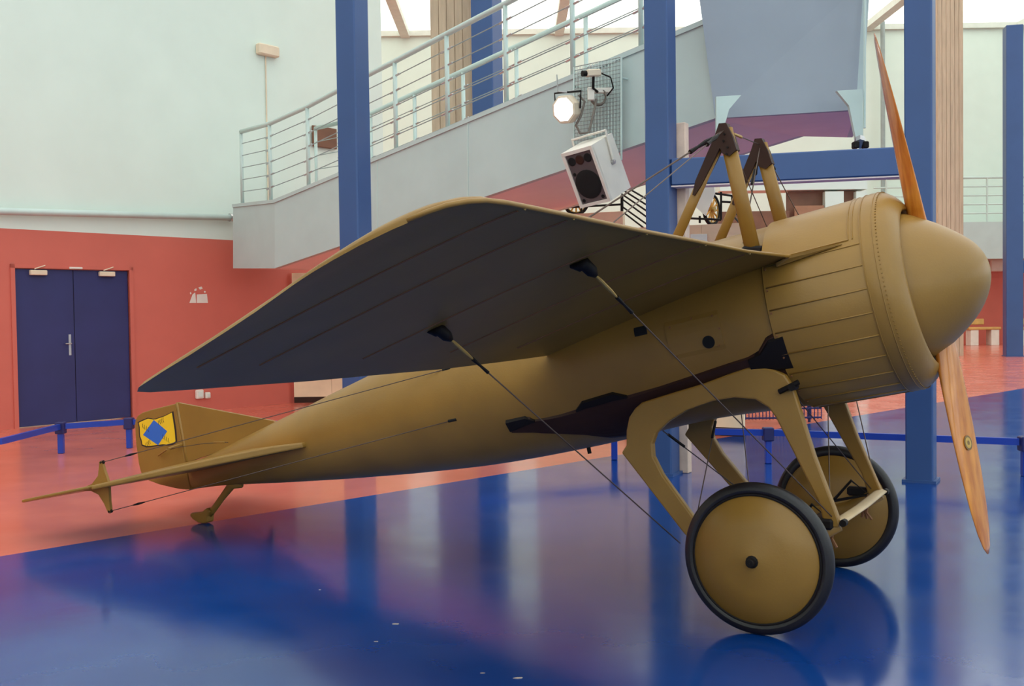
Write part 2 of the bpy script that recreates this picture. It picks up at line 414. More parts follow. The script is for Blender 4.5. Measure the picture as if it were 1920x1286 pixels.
railing('ramp_railing', posts, 'pale railing with cables along the near edge of the ramp')
posts = []
for px, y in ((640, 238), (695, 213), (777, 175), (868, 133), (968, 87), (1098, 27), (1230, -35)): posts.append(np_(px, y, B0, C0, B1, C1, WID))
fr1 = posts[0]
pz = (A1+NN*WID)+Vector((0, 0, 0)); 
posts.insert(0, (B1+NN*WID, B1+NN*WID+Vector((0, 0, fr1[1].z-fr1[0].z))))
posts.insert(0, (A1+NN*WID, A1+NN*WID+Vector((0, 0, fr1[1].z-fr1[0].z))))
railing('ramp_railing', posts, 'pale railing with cables along the far edge of the ramp')
# dark board seen through the railing
bb = onwall(607, 258, .03)
o = B().box(Rw @ Vector((0, -.02, 0)), (.55, .04, .36), Rw, .008).build('wall_board', M_brown); o.location = bb
tag(o, 'brown board on the white wall seen through the ramp railing', 'board')

# landing parapet
G1 = Vector((1.98, 10.29, 3.33)); G2 = P(1605, 206, 9.97)
T1 = P(1307, -35, 10.2); T2 = P(1619, -35, 9.9)
ld = empty('stair_landing', (G1.x, G1.y, G1.z))
gl = lambda p: Vector(p)-ld.location
nb = Vector((.1, .35, 0))
B().hexa([gl(G1), gl(G2), gl(G2+nb*.15), gl(G1+nb*.15), gl(T1), gl(T2), gl(T2+nb*.15), gl(T1+nb*.15)]).build('parapet', M_greyd, ld)
S1, S2 = G1+NN*1.55, G2+Vector((.42, 1.6, 0))
dz = Vector((0, 0, .1))
B().hexa([gl(G1+nb*.16), gl(G2+nb*.16), gl(S2), gl(S1), gl(G1+nb*.16+dz), gl(G2+nb*.16+dz), gl(S2+dz), gl(S1+dz)]).build('soffit', M_mauve, ld)
B().hexa([gl(G2), gl(G2+Vector((.06, 0, 0))), gl(S2+Vector((.06, 0, 0))), gl(S2), gl(T2), gl(T2+Vector((.06, 0, 0))), gl(S2+Vector((.06, 0, 1.2))), gl(S2+Vector((0, 0, 1.2)))]).build('side_panel', M_grey, ld)
def gus(pts, Y, nm='bracket', mt_=None):
    f_ = [gl(P(px, py, Y)) for px, py in pts]; b_ = [p+Vector((0, .05, 0)) for p in f_]
    B().plate(f_, b_).build(nm, mt_ or M_steel, ld)
gus([(1343, 181), (1390, 178), (1367, 205), (1356, 245), (1343, 250)], 9.86)
gus([(1569, 170), (1617, 167), (1619, 275), (1608, 276), (1604, 255), (1592, 198)], 9.60)
for px in (1604, 1622): B().box(gl(P(px, 272, 9.45)), (.05, .08, .06), bev=.008).build('foot_bolt', M_black, ld)
B().tube([gl(P(1613, 270, 9.45)), gl(P(1613, 262, 9.5))], .05, 8).build('foot_plate', M_metal, ld)
tag(ld, 'grey stair landing parapet with white brackets above the blue beam', 'landing')
B().tube([gl(P(1622, -40, 9.8)), gl(P(1621, 240, 9.6))], .012, 6).build('hanging_rod', M_steel, ld)

# ------------------------------------------------------------------ grid panel, speaker, lamp, camera
fdir = (C0-B0); fdir.z = 0; fdir.normalize()
def gp(px, py, off): return onl(px, py, B0-NN*off, C0-NN*off)
gr = empty('wire_grid', gp(1120, 280, .1))
a, b_, c_, d_ = gp(1076, 126, .1), gp(1165, 107, .1), gp(1165, 300, .1), gp(1076, 305, .1)
nv, nh = 15, 26
for i in range(nv+1):
    u = i/nv; B().tube([a.lerp(b_, u)-gr.location, d_.lerp(c_, u)-gr.location], .012 if i in (0, nv) else .0055, 5).build('vertical_wire', M_steel, gr)
for j in range(nh+1):
    u = j/nh; B().tube([a.lerp(d_, u)-gr.location, b_.lerp(c_, u)-gr.location], .0055, 5).build('cross_wire', M_cabl, gr)
for q in (a.lerp(d_, .2), b_.lerp(c_, .2)): B().tube([q-gr.location, q+NN*.1-gr.location], .012, 6).build('hanger', M_steel, gr)
tag(gr, 'white wire grid panel hung on the ramp side', 'grid panel')
# loudspeaker
SC = 10.9/2000
Wv, Hv, Dv = Vector((.283, -.238, .044)), Vector((.2, .139, -.53)), Vector((.24, .318, .174))
Wn = Wv.normalized(); Hn = (Hv-Wn*Hv.dot(Wn)).normalized(); Dn = Wn.cross(Hn)
if Dn.dot(Dv) < 0: Dn = -Dn
TL = P(1051, 289, 10.55)
sp = empty('loudspeaker', TL)
def spx(a_, b2, c): return Wn*a_+Hn*b2+Dn*c
W_, H_, D_ = .372, .575, .42
q = B().hexa([spx(0, H_, .02), spx(W_, H_, .02), spx(W_, H_, D_), spx(0, H_, D_), spx(0, 0, .02), spx(W_, 0, .02), spx(W_, 0, D_), spx(0, 0, D_)]); fixn(q.build('cabinet', M_pale, sp))
for (x0, x1, y0, y1) in ((0, W_, 0, .035), (0, W_, H_-.03, H_), (0, .035, .03, H_-.025), (W_-.03, W_, .03, H_-.025)):
    fixn(B().hexa([spx(x0, y0, 0), spx(x1, y0, 0), spx(x1, y0, .03), spx(x0, y0, .03), spx(x0, y1, 0), spx(x1, y1, 0), spx(x1, y1, .03), spx(x0, y1, .03)]).build('front_rim', M_pale, sp))
M_baf = mat('speaker_baffle', rgb(84, 72, 72), .7, .05)
fixn(B().hexa([spx(.03, .03, .012), spx(W_-.03, .03, .012), spx(W_-.03, .03, .03), spx(.03, .03, .03), spx(.03, H_-.03, .012), spx(W_-.03, H_-.03, .012), spx(W_-.03, H_-.03, .03), spx(.03, H_-.03, .03)]).build('baffle', M_baf, sp))
def cone(cx_, cy_, r, nm, mt_):
    fixn(B().lathe([(.008, r*1.02), (.006, r), (.0105, r*.55), (.0105, .0001)], 24, lambda a_, rr, th: spx(cx_+rr*math.cos(th), cy_+rr*math.sin(th), a_)).build(nm, mt_, sp, True))
cone(.186, .36, .145, 'woofer', M_deep); cone(.09, .105, .043, 'tweeter', M_deep); cone(.186, .105, .048, 'horn_driver', M_dark); cone(.282, .105, .043, 'tweeter', M_deep)
cone(.07, .235, .018, 'port', M_deep); cone(.07, .51, .018, 'port', M_deep); cone(.3, .51, .018, 'port', M_deep)
yk = B().tube([spx(-.02, .25, .25), spx(-.02, -.06, .3), spx(W_+.02, -.06, .3), spx(W_+.02, .25, .25)], .014, 6); yk.build('yoke', M_pale, sp)
B().tube([spx(W_, .25, .25), spx(W_+.03, .25, .25)], .025, 10).build('yoke_knob', M_metal, sp)
B().tube([spx(W_/2, -.06, .3), gp(1118, 262, .1)-TL], .02, 6).build('mount_arm', M_steel, sp)
tag(sp, 'white loudspeaker tilted down beneath the wire grid', 'loudspeaker')
# flood lamp
lp = P(1062, 205, 10.85); fl_ = empty('flood_lamp', lp)
fn_ = Vector((-.35, -.9, -.18)).normalized(); sd = fn_.cross(Vector((0, 0, 1))).normalized(); uu = sd.cross(fn_)
def fx(a_, b2, c): return sd*a_+uu*b2+fn_*c
fixn(B().lathe([(.1, .105), (.09, .125), (.0, .13), (-.12, .12), (-.16, .07), (-.16, .001)], 8, lambda a_, r, th: fx(r*math.cos(th+.39), r*1.15*math.sin(th+.39), a_)).build('housing', M_cream, fl_))
fixn(B().lathe([(.088, .11), (.1, .06), (.103, .001)], 16, lambda a_, r, th: fx(r*math.cos(th), r*1.12*math.sin(th), a_)).build('lamp_glass', M_lamp, fl_, True))
B().tube([fx(-.13, 0, -.05), fx(-.14, .17, -.08), fx(.14, .17, -.08), fx(.13, 0, -.05)], .01, 6).build('yoke', M_black, fl_)
B().tube([fx(0, .17, -.08), gp(1090, 170, .1)-lp], .016, 6).build('mount_arm', M_metal, fl_)
B().tube([fx(0, .17, -.06), P(1046, 172, 10.9)-lp, P(1044, 140, 10.9)-lp], .007, 5).build('aerial', M_metal, fl_)
tag(fl_, 'lit square flood lamp mounted on the wire grid', 'lamp')
# surveillance camera
cp_ = P(1112, 137, 10.8); cc = empty('surveillance_camera', cp_)
cdv = Vector((-.9, -.42, -.12)).normalized(); cs_ = cdv.cross(Vector((0, 0, 1))).normalized(); cu_ = cs_.cross(cdv)
Mc = Matrix((cdv, -cs_, cu_)).transposed()
B().box((0, 0, 0), (.16, .07, .07), Mc, .01).build('camera_body', M_cream, cc)
B().tube([cdv*.08, cdv*.125], .03, 10).build('lens', M_black, cc)
B().tube([-cu_*.03, P(1112, 165, 10.85)-cp_, P(1120, 172, 10.95)-cp_], .014, 6).build('bracket', M_black, cc)
B().box(P(1130, 170, 10.98)-cp_, (.19, .06, .05), None, .006).build('mount_arm', M_pale, cc)
B().box(P(1108, 176, 10.9)-cp_, (.07, .05, .13), None, .006).build('junction_box', M_pale, cc)
B().tube([-cdv*.08, P(1145, 145, 10.85)-cp_, P(1150, 165, 10.9)-cp_, P(1138, 180, 10.95)-cp_], .008, 6).build('lead', M_black, cc)
tag(cc, 'small surveillance camera at the top of the wire grid', 'camera')
def loop(px, py, Y, r): 
    c = P(px, py, Y); return [c+Vector((r*math.cos(t), .01*t, r*math.sin(t))) for t in [i*.5 for i in range(26)]]
o = B().tube(loop(1123, 180, 10.95, .075), .011, 6).build('cable_coil', mat('grey_lead', rgb(120, 110, 100), .5)); tag(o, 'coiled grey cable hanging on the wire grid', 'cable')
pts = [P(x_, y_, 10.92) for x_, y_ in ((1085, 178), (1096, 190), (1090, 215), (1080, 235), (1088, 250), (1104, 248), (1110, 225), (1116, 200), (1118, 185))]
o = B().tube(pts, .012, 6).build('power_cable', MATS['grey_lead']); tag(o, 'grey cable drooping from the flood lamp to the speaker mount', 'cable')

# ------------------------------------------------------------------ low barrier
RH = .33
def barrier(posts, extra0, extra1, label):
    t = empty('low_barrier', (posts[0].x, posts[0].y, 0)); lo = t.location
    pts = [extra0]+posts+[extra1]
    for p, q_ in zip(pts[:-1], pts[1:]):
        a_ = Vector((p.x, p.y, RH-.03)); c = Vector((q_.x, q_.y, RH-.03)); d = (c-a_).normalized(); n = Vector((-d.y, d.x, 0))*.02; z = Vector((0, 0, .03))
        B().hexa([a_-n-z-lo, c-n-z-lo, c+n-z-lo, a_+n-z-lo, a_-n+z-lo, c-n+z-lo, c+n+z-lo, a_+n+z-lo]).build('rail', M_rail, t)
    for p in posts:
        B().box(Vector((p.x, p.y, .12))-lo, (.06, .06, .24), bev=.006).build('post', M_rail, t)
        B().box(Vector((p.x, p.y, .285))-lo, (.1, .1, .13), bev=.008).build('post_head', M_navy, t)
    tag(t, label, 'barrier', 'low barriers around the aircraft')
barrier([flo(115, 850), flo(243, 840), flo(420, 838)], flo(0, 822, RH), flo(600, 850), 'low blue barrier rail on short posts in front of the blue door')
barrier([flo(1152, 862), flo(1440, 805, RH), flo(1922, 822, RH)], flo(900, 880), flo(2300, 850, RH), 'low blue barrier rail behind the wheels')

# wire bench beyond barrier
wb_ = empty('wire_bench', P(1455, 790, 13.8)); wb_.location.z = 0
lo = wb_.location
x0, x1, Yb = P(1372, 780, 13.8).x, P(1540, 780, 13.8).x, 13.8
for z in (.08, .2, .26, .5, .86):
    B().tube([Vector((x0, Yb+(.0 if z < .4 else .3), z))-lo, Vector((x1, Yb+(.0 if z < .4 else .3), z))-lo], .012, 6).build('long_wire', M_navy, wb_)
for i in range(27):
    x = x0+(x1-x0)*i/26
    B().tube([Vector((x, Yb, .06))-lo, Vector((x, Yb, .26))-lo, Vector((x, Yb+.3, .28))-lo, Vector((x, Yb+.34, .86))-lo], .007, 5).build('bent_wire', M_navy, wb_)
for x in (x0+.1, x1-.1): B().tube([Vector((x, Yb+.2, 0))-lo, Vector((x, Yb+.2, .27))-lo], .02, 6).build('leg', M_navy, wb_)
tag(wb_, 'dark blue wire bench beyond the barrier behind the undercarriage', 'bench')

# partitions
def partition(px0, px1, Y, ytop, label, nm='display_partition', ang=0.0, m_=M_beige, nb_=3):
    a_ = P(px0, ytop, Y); b2 = P(px1, ytop, Y+ang); t = empty(nm, (a_.x, a_.y, 0)); lo = t.location; h = a_.z
    d = (b2-a_); d.z = 0
    for i in range(nb_):
        p = a_+d*(i/nb_); q_ = a_+d*((i+1)/nb_-.002); n = Vector((-d.y, d.x, 0)).normalized()*.08
        z0, z1 = Vector((0, 0, .1)), Vector((0, 0, h))
        P_, Q_ = Vector((p.x, p.y, 0))-lo, Vector((q_.x, q_.y, 0))-lo
        B().hexa([P_+z0, Q_+z0, Q_+n+z0, P_+n+z0, P_+z1, Q_+z1, Q_+n+z1, P_+n+z1]).build('panel', m_, t)
    P_, Q_ = Vector((0, 0, 0)), Vector((d.x, d.y, 0)); n2 = n*.9
    B().hexa([P_, Q_, Q_+n2, P_+n2, P_+Vector((0, 0, .1)), Q_+Vector((0, 0, .1)), Q_+n2+Vector((0, 0, .1)), P_+n2+Vector((0, 0, .1))]).build('plinth', M_dark, t)
    tag(t, label, 'partition'); return t
partition(547, 760, 18.2, 512, 'beige partition beneath the ramp seen below the wing')
partition(1000, 1168, 13.6, 405, 'beige display partition behind the wing below the loudspeaker', ang=-.5)
partition(1170, 1392, 13.1, 428, 'beige display partition behind the near mast', ang=-.6)
# exhibit on/behind partitions
def spoked(px, py, Y, r, tilt, label):
    c = P(px, py, Y); t = empty('spoked_wheel', c, tilt)
    B().tube([(r*math.cos(k*.2618), 0, r*math.sin(k*.2618)) for k in range(24)], .022, 6, True).build('tyre', M_black, t, True)
    B().tube([(r*.86*math.cos(k*.2618), 0, r*.86*math.sin(k*.2618)) for k in range(24)], .01, 5, True).build('rim', M_brass, t, True)
    for k in range(12): B().tube([(0, 0, 0), (r*.86*math.cos(k*.5236), 0, r*.86*math.sin(k*.5236))], .012, 5).build('spoke', mat('yellow_spoke', rgb(214, 150, 50), .5), t)
    B().tube([(0, -.05, 0), (0, .05, 0)], .035, 8).build('hub', M_brass, t)
    tag(t, label, 'wheel', 'spoked wheels of the exhibit behind')
spoked(1334, 393, 13.6, .19, math.radians(50), 'yellow spoked wheel with black tyre behind the front mast')
spoked(1080, 380, 14.2, .15, 0, 'yellow spoked wheel half hidden below the loudspeaker')
ex = empty('exhibit_frame', P(1300, 420, 13.3)); lo = ex.location
for a_, c in (((990, 393, 14), (1167, 383, 14)), ((1167, 368, 14), (1167, 395, 14)), ((1090, 390, 14), (1090, 400, 14)), ((1036, 388, 14), (1036, 396, 14))):
    B().tube([P(*a_)-lo, P(*c)-lo], .014, 6).build('strut', M_black, ex)
for a_, c in (((1268, 408, 13.4), (1352, 412, 13.4)), ((1352, 412, 13.4), (1352, 360, 13.4)), ((1337, 362, 13.4), (1380, 368, 13.4)), ((1352, 378, 13.4), (1385, 380, 13.4)), ((1373, 366, 13.4), (1373, 405, 13.4)), ((1312, 405, 13.4), (1312, 418, 13.4))):
    B().tube([P(*a_)-lo, P(*c)-lo], .014, 6).build('strut', M_black, ex)
tag(ex, 'black tubular exhibit frame behind the masts', 'exhibit')
st = empty('stair_rail', P(1190, 400, 13.2)); lo = st.location
for k in range(6):
    a_ = P(1166, 346+k*9+(k > 3)*5, 13.7); c = P(1250, 395+k*13, 12.9)
    B().tube([a_-lo, c-lo], .012, 6).build('rail_bar', M_black, st)
B().tube([P(1166, 366, 13.7)-lo, P(1166, 400, 13.7)-lo], .018, 6).build('post', M_black, st)
tag(st, 'sloping black stair rail bars beside the loudspeaker', 'railing')
st = empty('stair_rail', P(1385, 400, 13.2)); lo = st.location
for k in range(5):
    B().tube([P(1376, 366+k*10, 13.7)-lo, P(1402, 388+k*12, 13.2)-lo], .012, 6).build('rail_bar', M_black, st)
tag(st, 'sloping black stair rail bars between the masts', 'railing')
# white fin of a hanging exhibit
t = empty('white_fin', P(1310, 370, 13)); lo = t.location
pl_ = [P(x_, y_, 13)-lo for x_, y_ in ((1292, 345), (1338, 345), (1340, 360), (1322, 404), (1286, 372))]
B().plate(pl_, [p+Vector((.02, .05, 0)) for p in pl_]).build('fin_skin', M_pale, t)
for x_ in (1300, 1330): B().tube([P(x_, 348, 13.02)-lo, P(x_, 270, 13.02)-lo], .004, 5).build('hanger', M_cabl, t)
tag(t, 'angular white fin hanging under the blue beam', 'fin')
# white notice on partition
o = B().box((0, 0, 0), (.2, .015, .09), None, .003).build('notice_card', M_pale); o.location = P(1310, 446, 12.6); tag(o, 'small white card on the beige partition behind the wing', 'card')

# inner wall with brown openings
iw = empty('gallery_wall', (P(1340, 600, 24).x, 24.3, 0)); lo = iw.location
def gb(px0, px1, y0, y1, Y, th, nm, m_):
    a_ = P(px0, y1, Y); c = P(px1, y0, Y)
    if a_.z < 0: a_.z = 0
    return B().box(Vector(((a_.x+c.x)/2, Y+th/2, (a_.z+c.z)/2))-lo, (abs(c.x-a_.x), th, abs(c.z-a_.z))).build(nm, m_, iw)
gb(1350, 1480, 395, 700, 24, .2, 'brown_panel', M_brown); gb(1480, 1549, 359, 700, 24.2, .2, 'brown_panel', M_brown)
gb(1549, 1582, 358.5, 700, 24, .5, 'white_pier', M_white); gb(1582, 1607, 358, 700, 24.2, .2, 'brown_panel', M_brown)
gb(1607, 1626, 358.5, 700, 24, .5, 'white_pier', M_white); gb(1350, 1626, 318, 358, 24, .6, 'white_header', M_white)
gb(1490, 1545, 385, 410, 23.97, .03, 'display_board', mat('board_tan', rgb(158, 112, 82), .6))
tag(iw, 'white gallery wall with brown openings seen between the masts', 'wall')
# far mezzanine at right
mz = empty('mezzanine', (P(1850, 450, 40).x, 40, 0)); lo = mz.location
za, zb, zc = P(1850, 485, 40).z, P(1850, 416, 40).z, P(1850, 332, 40).z
xa, xb = P(1640, 450, 40).x, X1-.1
B().box(Vector(((xa+xb)/2, 40.9, (za+zb)/2))-lo, (xb-xa, 1.8, zb-za)).build('parapet', M_grey, mz)
for i in range(13):
    x = xa+(xb-xa)*(i+.5)/13; B().tube([Vector((x, 40.1, zb))-lo, Vector((x, 40.1, zc))-lo], .04, 6).build('post', M_steel, mz)
for k in range(5):
    z = zb+(zc-zb)*(k+1)/5; B().tube([Vector((xa, 40.1, z))-lo, Vector((xb, 40.1, z))-lo], .05 if k == 4 else .03, 6).build('rail_bar', M_steel, mz)
tag(mz, 'distant grey mezzanine parapet with white rails at far right', 'mezzanine')
# wooden bench far right
def bench(px0, px1, ytop, ybase, label):
    Y = flo(px0, ybase).y-1.5; a_ = P(px0, ybase, Y); c = P(px1, ybase, Y); t = empty('wooden_bench', ((a_.x+c.x)/2, Y, 0)); wd_ = c.x-a_.x
    h = P(px0, ytop+10, Y).z; M_bw = mat('bench_wood', rgb(206, 160, 90), .5, .08)
    B().box((0, 0, h), (wd_, .5, .1), bev=.02).build('seat', M_bw, t)
    B().box((-wd_*.2, .3, h+.25), (wd_*.7, .1, .22), bev=.02).build('backrest', M_bw, t)
    for sx_ in (-1, 1): B().box((sx_*wd_*.32, 0, (h-.05)/2), (.3, .45, h-.05), bev=.01).build('leg', M_pale, t)
    tag(t, label, 'bench', 'wooden benches along the far wall')
bench(1812, 1872, 606, 645, 'pale wooden bench by the red wall right of the concrete pillar')
bench(1906, 1960, 606, 645, 'pale wooden bench cut by the right edge of the picture')
for px in (1652, 1655):
    pass
o = B().tube([P(1655, 40, 41.5), P(1656, 470, 41.5)], .09, 8).build('wall_pipe', M_cabl); tag(o, 'dark vertical pipe on the distant wall beside the propeller', 'pipe')
o = B().box((0, 0, 0), (.5, .2, .5), None, .04).build('wall_box', M_pale); o.location = P(1868, 497, 41.7); tag(o, 'small pale box on the distant red wall near the spinner', 'box')

# ================================================================== THE AEROPLANE
PM = Vector((1.525, 5.483, 0)); YAW = math.radians(-30.5)
ac = empty('monoplane', PM, YAW); tag(ac, 'olive vintage racing monoplane with wooden propeller and disc wheels', 'aircraft')
PIT = math.radians(12); CP, SP = math.cos(PIT), math.sin(PIT); NS, NZ = .857, 1.683
def lc(s, t, z): return Vector((s, -t, z))
def uv(u, v, t): return Vector((NS-u*CP-v*SP, -t, NZ-u*SP+v*CP))
FU = [.86, .9, 1.5, 2.2, 2.85, 3.44, 3.71, 4.1, 4.3, 4.6, 4.93, 5.27, 5.53]
FC = [-.02, -.02, -.012, -.05, -.085, -.115, -.13, -.148, -.157, -.168, -.18, -.195, -.205]
FR = [.455, .475, .462, .455, .425, .365, .33, .28, .252, .212, .165, .117, .095]
FY = [.455, .475, .47, .46, .425, .365, .33, .28, .25, .2, .14, .075, .022]
def itp(u, X, Y):
    if u <= X[0]: return Y[0]
    for i in range(len(X)-1):
        if u <= X[i+1]:
            k = (u-X[i])/(X[i+1]-X[i]); 
            y0 = Y[max(i-1, 0)]; y1 = Y[i]; y2 = Y[i+1]; y3 = Y[min(i+2, len(Y)-1)]
            x0 = X[max(i-1, 0)]; x3 = X[min(i+2, len(X)-1)]; h = X[i+1]-X[i]
            m1 = (y2-y0)/(X[i+1]-x0)*h; m2 = (y3-y1)/(x3-X[i])*h
            k2, k3 = k*k, k*k*k
            return (2*k3-3*k2+1)*y1+(k3-2*k2+k)*m1+(-2*k3+3*k2)*y2+(k3-k2)*m2
    return Y[-1]
def surf(u, v):
    c, r, ry = itp(u, FU, FC), itp(u, FU, FR), itp(u, FU, FY)
    q_ = 1-((v-c)/r)**2
    return ry*math.sqrt(max(q_, 0.0))
us = [.86, .88, .9]+[.9+i*(5.53-.9)/60 for i in range(1, 61)]
fz = B(); n = 64
vv = []; ff = []
for u in us:
    c, r, ry = itp(u, FU, FC), itp(u, FU, FR), itp(u, FU, FY)
    for j in range(n):
        th = 2*math.pi*j/n; vv.append(uv(u, c+r*math.cos(th), ry*math.sin(th)))
for i in range(len(us)-1):
    for j in range(n): ff.append((i*n+j, i*n+(j+1) % n, (i+1)*n+(j+1) % n, (i+1)*n+j))
ff.append(tuple(range(n-1, -1, -1))); ff.append(tuple((len(us)-1)*n+j for j in range(n)))
fz.add(vv, ff); fus = fixn(fz.build('fuselage', M_olive, ac, 'a'))
# cockpit: coaming and black disc painted as the well's shade, headrest fairing
ck = []
for k in range(32):
    th = 2*math.pi*k/32; u = 1.95+.3*math.cos(th); t = .23*math.sin(th)
    c, r = itp(u, FU, FC), itp(u, FU, FR); ck.append(uv(u, c+math.sqrt(r*r-t*t)+.004, t))
B().tube(ck, .022, 8, True).build('cockpit_coaming', M_dark, fus, True)
ctr = sum(ck, Vector())/32+Vector((0, 0, .012))
mk('cockpit_shade_disc', [ctr]+[p+Vector((0, 0, .003)) for p in ck], [(0, i+1, (i+1) % 32+1) for i in range(32)], M_deep, fus)
# bulkhead lip
# cowling
def cax(a_, r, th): return uv(a_, -.018+r*math.cos(th), r*math.sin(th))
cw = fixn(B().lathe([(.93, .472), (.945, .482), (.94, .49), (.46, .492), (.455, .489)], 96, cax).build('cowling', M_olive, ac, 'a'))
ring = fixn(B().lathe([(.47, .494), (.44, .497), (.405, .494), (.375, .481), (.35, .462), (.33, .438), (.315, .412), (.309, .395), (.31, .386), (.318, .381), (.36, .378)], 96, cax).build('nose_ring', M_olive, ac, True))
fixn(B().lathe([(.345, .38), (.345, .001)], 48, cax).build('engine_bay_shade_disc', M_deep, ac))  # flat black disc paints the shade inside the cowl mouth
# seam strips on the ring
for a_ in (.463, .408): B().tube([cax(a_, .4965 if a_ > .45 else .4955, 2*math.pi*k/72) for k in range(72)], .0022, 5, True).build('ring_seam', M_olive, ring)
# rivets of the ring seam (too many to single out)
rv = B()
for k in range(150):
    th = 2*math.pi*k/150; p = cax(.392, .490, th); ax_ = (cax(.392, .6, th)-p).normalized()
    rv.tube([p, p+ax_*.0035], .0035, 5)
o = rv.build('rivets', M_olive, ring); o['kind'] = 'stuff'
# ribs on the barrel
for k in range(19):
    th = math.radians(62+k*13)
    B().tube([cax(.93, .4905, th), cax(.62, .4925, th), cax(.47, .4925, th)], .0038, 6, ell=(1, 1, (0, 0, 1))).build('cowl_rib', M_olive, cw, True)
    for a_ in (.925,):
        p = cax(a_, .49, th+.03); ax_ = (cax(a_, .6, th+.03)-p).normalized(); B().tube([p, p+ax_*.006], .005, 6).build('screw', M_tape, cw)
# raised top cowl panel edges
for th0 in (-58, 58):
    B().tube([cax(.93, .4925, math.radians(th0)), cax(.52, .494, math.radians(th0))], .004, 5).build('panel_edge', M_olive, cw)
for a_ in (.5, .52): B().tube([cax(a_, .4935, math.radians(-58+k*116/20)) for k in range(21)], .003, 5).build('panel_edge', M_olive, cw)
# spinner
def sax(a_, r, th): return uv(a_, -.012*min(1, a_/.1)+r*math.cos(th), r*math.sin(th))
spr = [(0, .001), (.001, .018), (.005, .045), (.012, .07), (.024, .1), (.04, .13), (.06, .158), (.085, .187), (.115, .216), (.15, .246), (.19, .277), (.235, .308), (.28, .336), (.315, .354), (.335, .362), (.338, .35)]
spn = fixn(B().lathe(spr, 96, sax).build('spinner', M_olive, ac, True))
# propeller blades
def blade(sgn):
    st_ = [(.12, .10, 62, .075), (.22, .11, 52, .065), (.33, .125, 45, .05), (.5, .15, 36, .036), (.7, .17, 29, .027), (.9, .175, 24, .021), (1.08, .16, 20, .017), (1.19, .125, 18, .013), (1.26, .075, 17, .009), (1.293, .02, 17, .004)]
    q_ = B(); n_ = 20; vv = []
    for r, ch, be, th_ in st_:
        be = math.radians(be)
        for j in range(n_):
            a_ = 2*math.pi*j/n_; x = math.cos(a_)*ch/2; y = math.sin(a_)*th_/2*(1-.35*math.cos(a_))
            # chord axis: leading edge forward (-u) and towards +t for the upper blade
            du = -x*math.sin(be)+y*math.cos(be); dt = (x*math.cos(be)+y*math.sin(be))*sgn
            vv.append(uv(.266+du+(.02*r if sgn < 0 else .004*r), sgn*r-.04, dt-.006*sgn))
    ff = []
    for i in range(len(st_)-1):
        for j in range(n_): ff.append((i*n_+j, i*n_+(j+1) % n_, (i+1)*n_+(j+1) % n_, (i+1)*n_+j))
    ff.append(tuple((len(st_)-1)*n_+j for j in range(n_))); ff.append(tuple(range(n_-1, -1, -1)))
    q_.add(vv, ff); o_ = fixn(q_.build('propeller_blade', M_wood, ac, True))
    return o_
bu = blade(1); bl = blade(-1)
# maker's round mark on the lower blade
be = math.radians(26); ctrm = None
ax1 = Vector(uv(0, 0, 0)-uv(0, 1, 0)).normalized()
ct = (uv(math.sin(be), 0, math.cos(be))-uv(0, 0, 0)).normalized(); nrm = (uv(-math.cos(be), 0, math.sin(be))-uv(0, 0, 0)).normalized()
ctrm = uv(.283, -.80, .006)+nrm*.0185
for r_, mt_, hgt in ((.03, mat('mark_ring', rgb(120, 86, 30), .4), .0), (.022, mat('mark_gold', rgb(190, 150, 60), .4), .0008), (.009, MATS['mark_ring'], .0016)):
    B().add([ctrm+nrm*hgt]+[ctrm+nrm*hgt+ax1*(r_*1.2*math.cos(k*.349))+ct*(r_*math.sin(k*.349)) for k in range(18)], [(0, i+1, (i+1) % 18+1) for i in range(18)]).build('maker_mark', mt_, bl)

# wings
LT = [.40, .477, .93, 1.447, 1.962, 2.531, 2.818, 2.909, 2.969, 3.012, 3.035, 3.056, 3.062]
LS = [.045, .037, -.015, -.043, -.076, -.102, -.118, -.132, -.159, -.197, -.25, -.36, -.47]
TT = [.40, .719, 1.105, 1.621, 1.943, 2.274, 2.554, 2.72, 2.79, 2.825, 2.86, 2.885, 2.955, 3.03, 3.053, 3.062]
TS = [-1.268, -1.374, -1.489, -1.590, -1.655, -1.70, -1.741, -1.760, -1.750, -1.70, -1.53, -1.37, -1.02, -.74, -.62, -.48]
def lin(x, X, Y):
    if x <= X[0]: return Y[0]
    for i in range(len(X)-1):
        if x <= X[i+1]: return Y[i]+(Y[i+1]-Y[i])*(x-X[i])/(X[i+1]-X[i])
    return Y[-1]
def wz(s, t): return 1.735+.36*(s-.03)+.055*(t-.45)
ts = [.40+i*(2.7-.40)/26 for i in range(27)]+[2.72, 2.76, 2.79, 2.81, 2.825, 2.84, 2.86, 2.885, 2.909, 2.935, 2.969, 2.99, 3.012, 3.025, 3.035, 3.046, 3.056, 3.0605, 3.062]
XC = [0, .006, .02, .05, .1, .16, .24, .34, .45, .56, .67, .78, .87, .94, .98, 1]
def camb(x): return .022*(math.sin(math.pi*min(1, x)**.6))
def thick(x, ch): return min(1, ch/1.0)*(.042*math.sqrt(max(0, x))*(1-x)*2.1)+.010*math.sqrt(max(0, min(1, x*40)))*math.sqrt(max(0, min(1, (1-x)*40)))
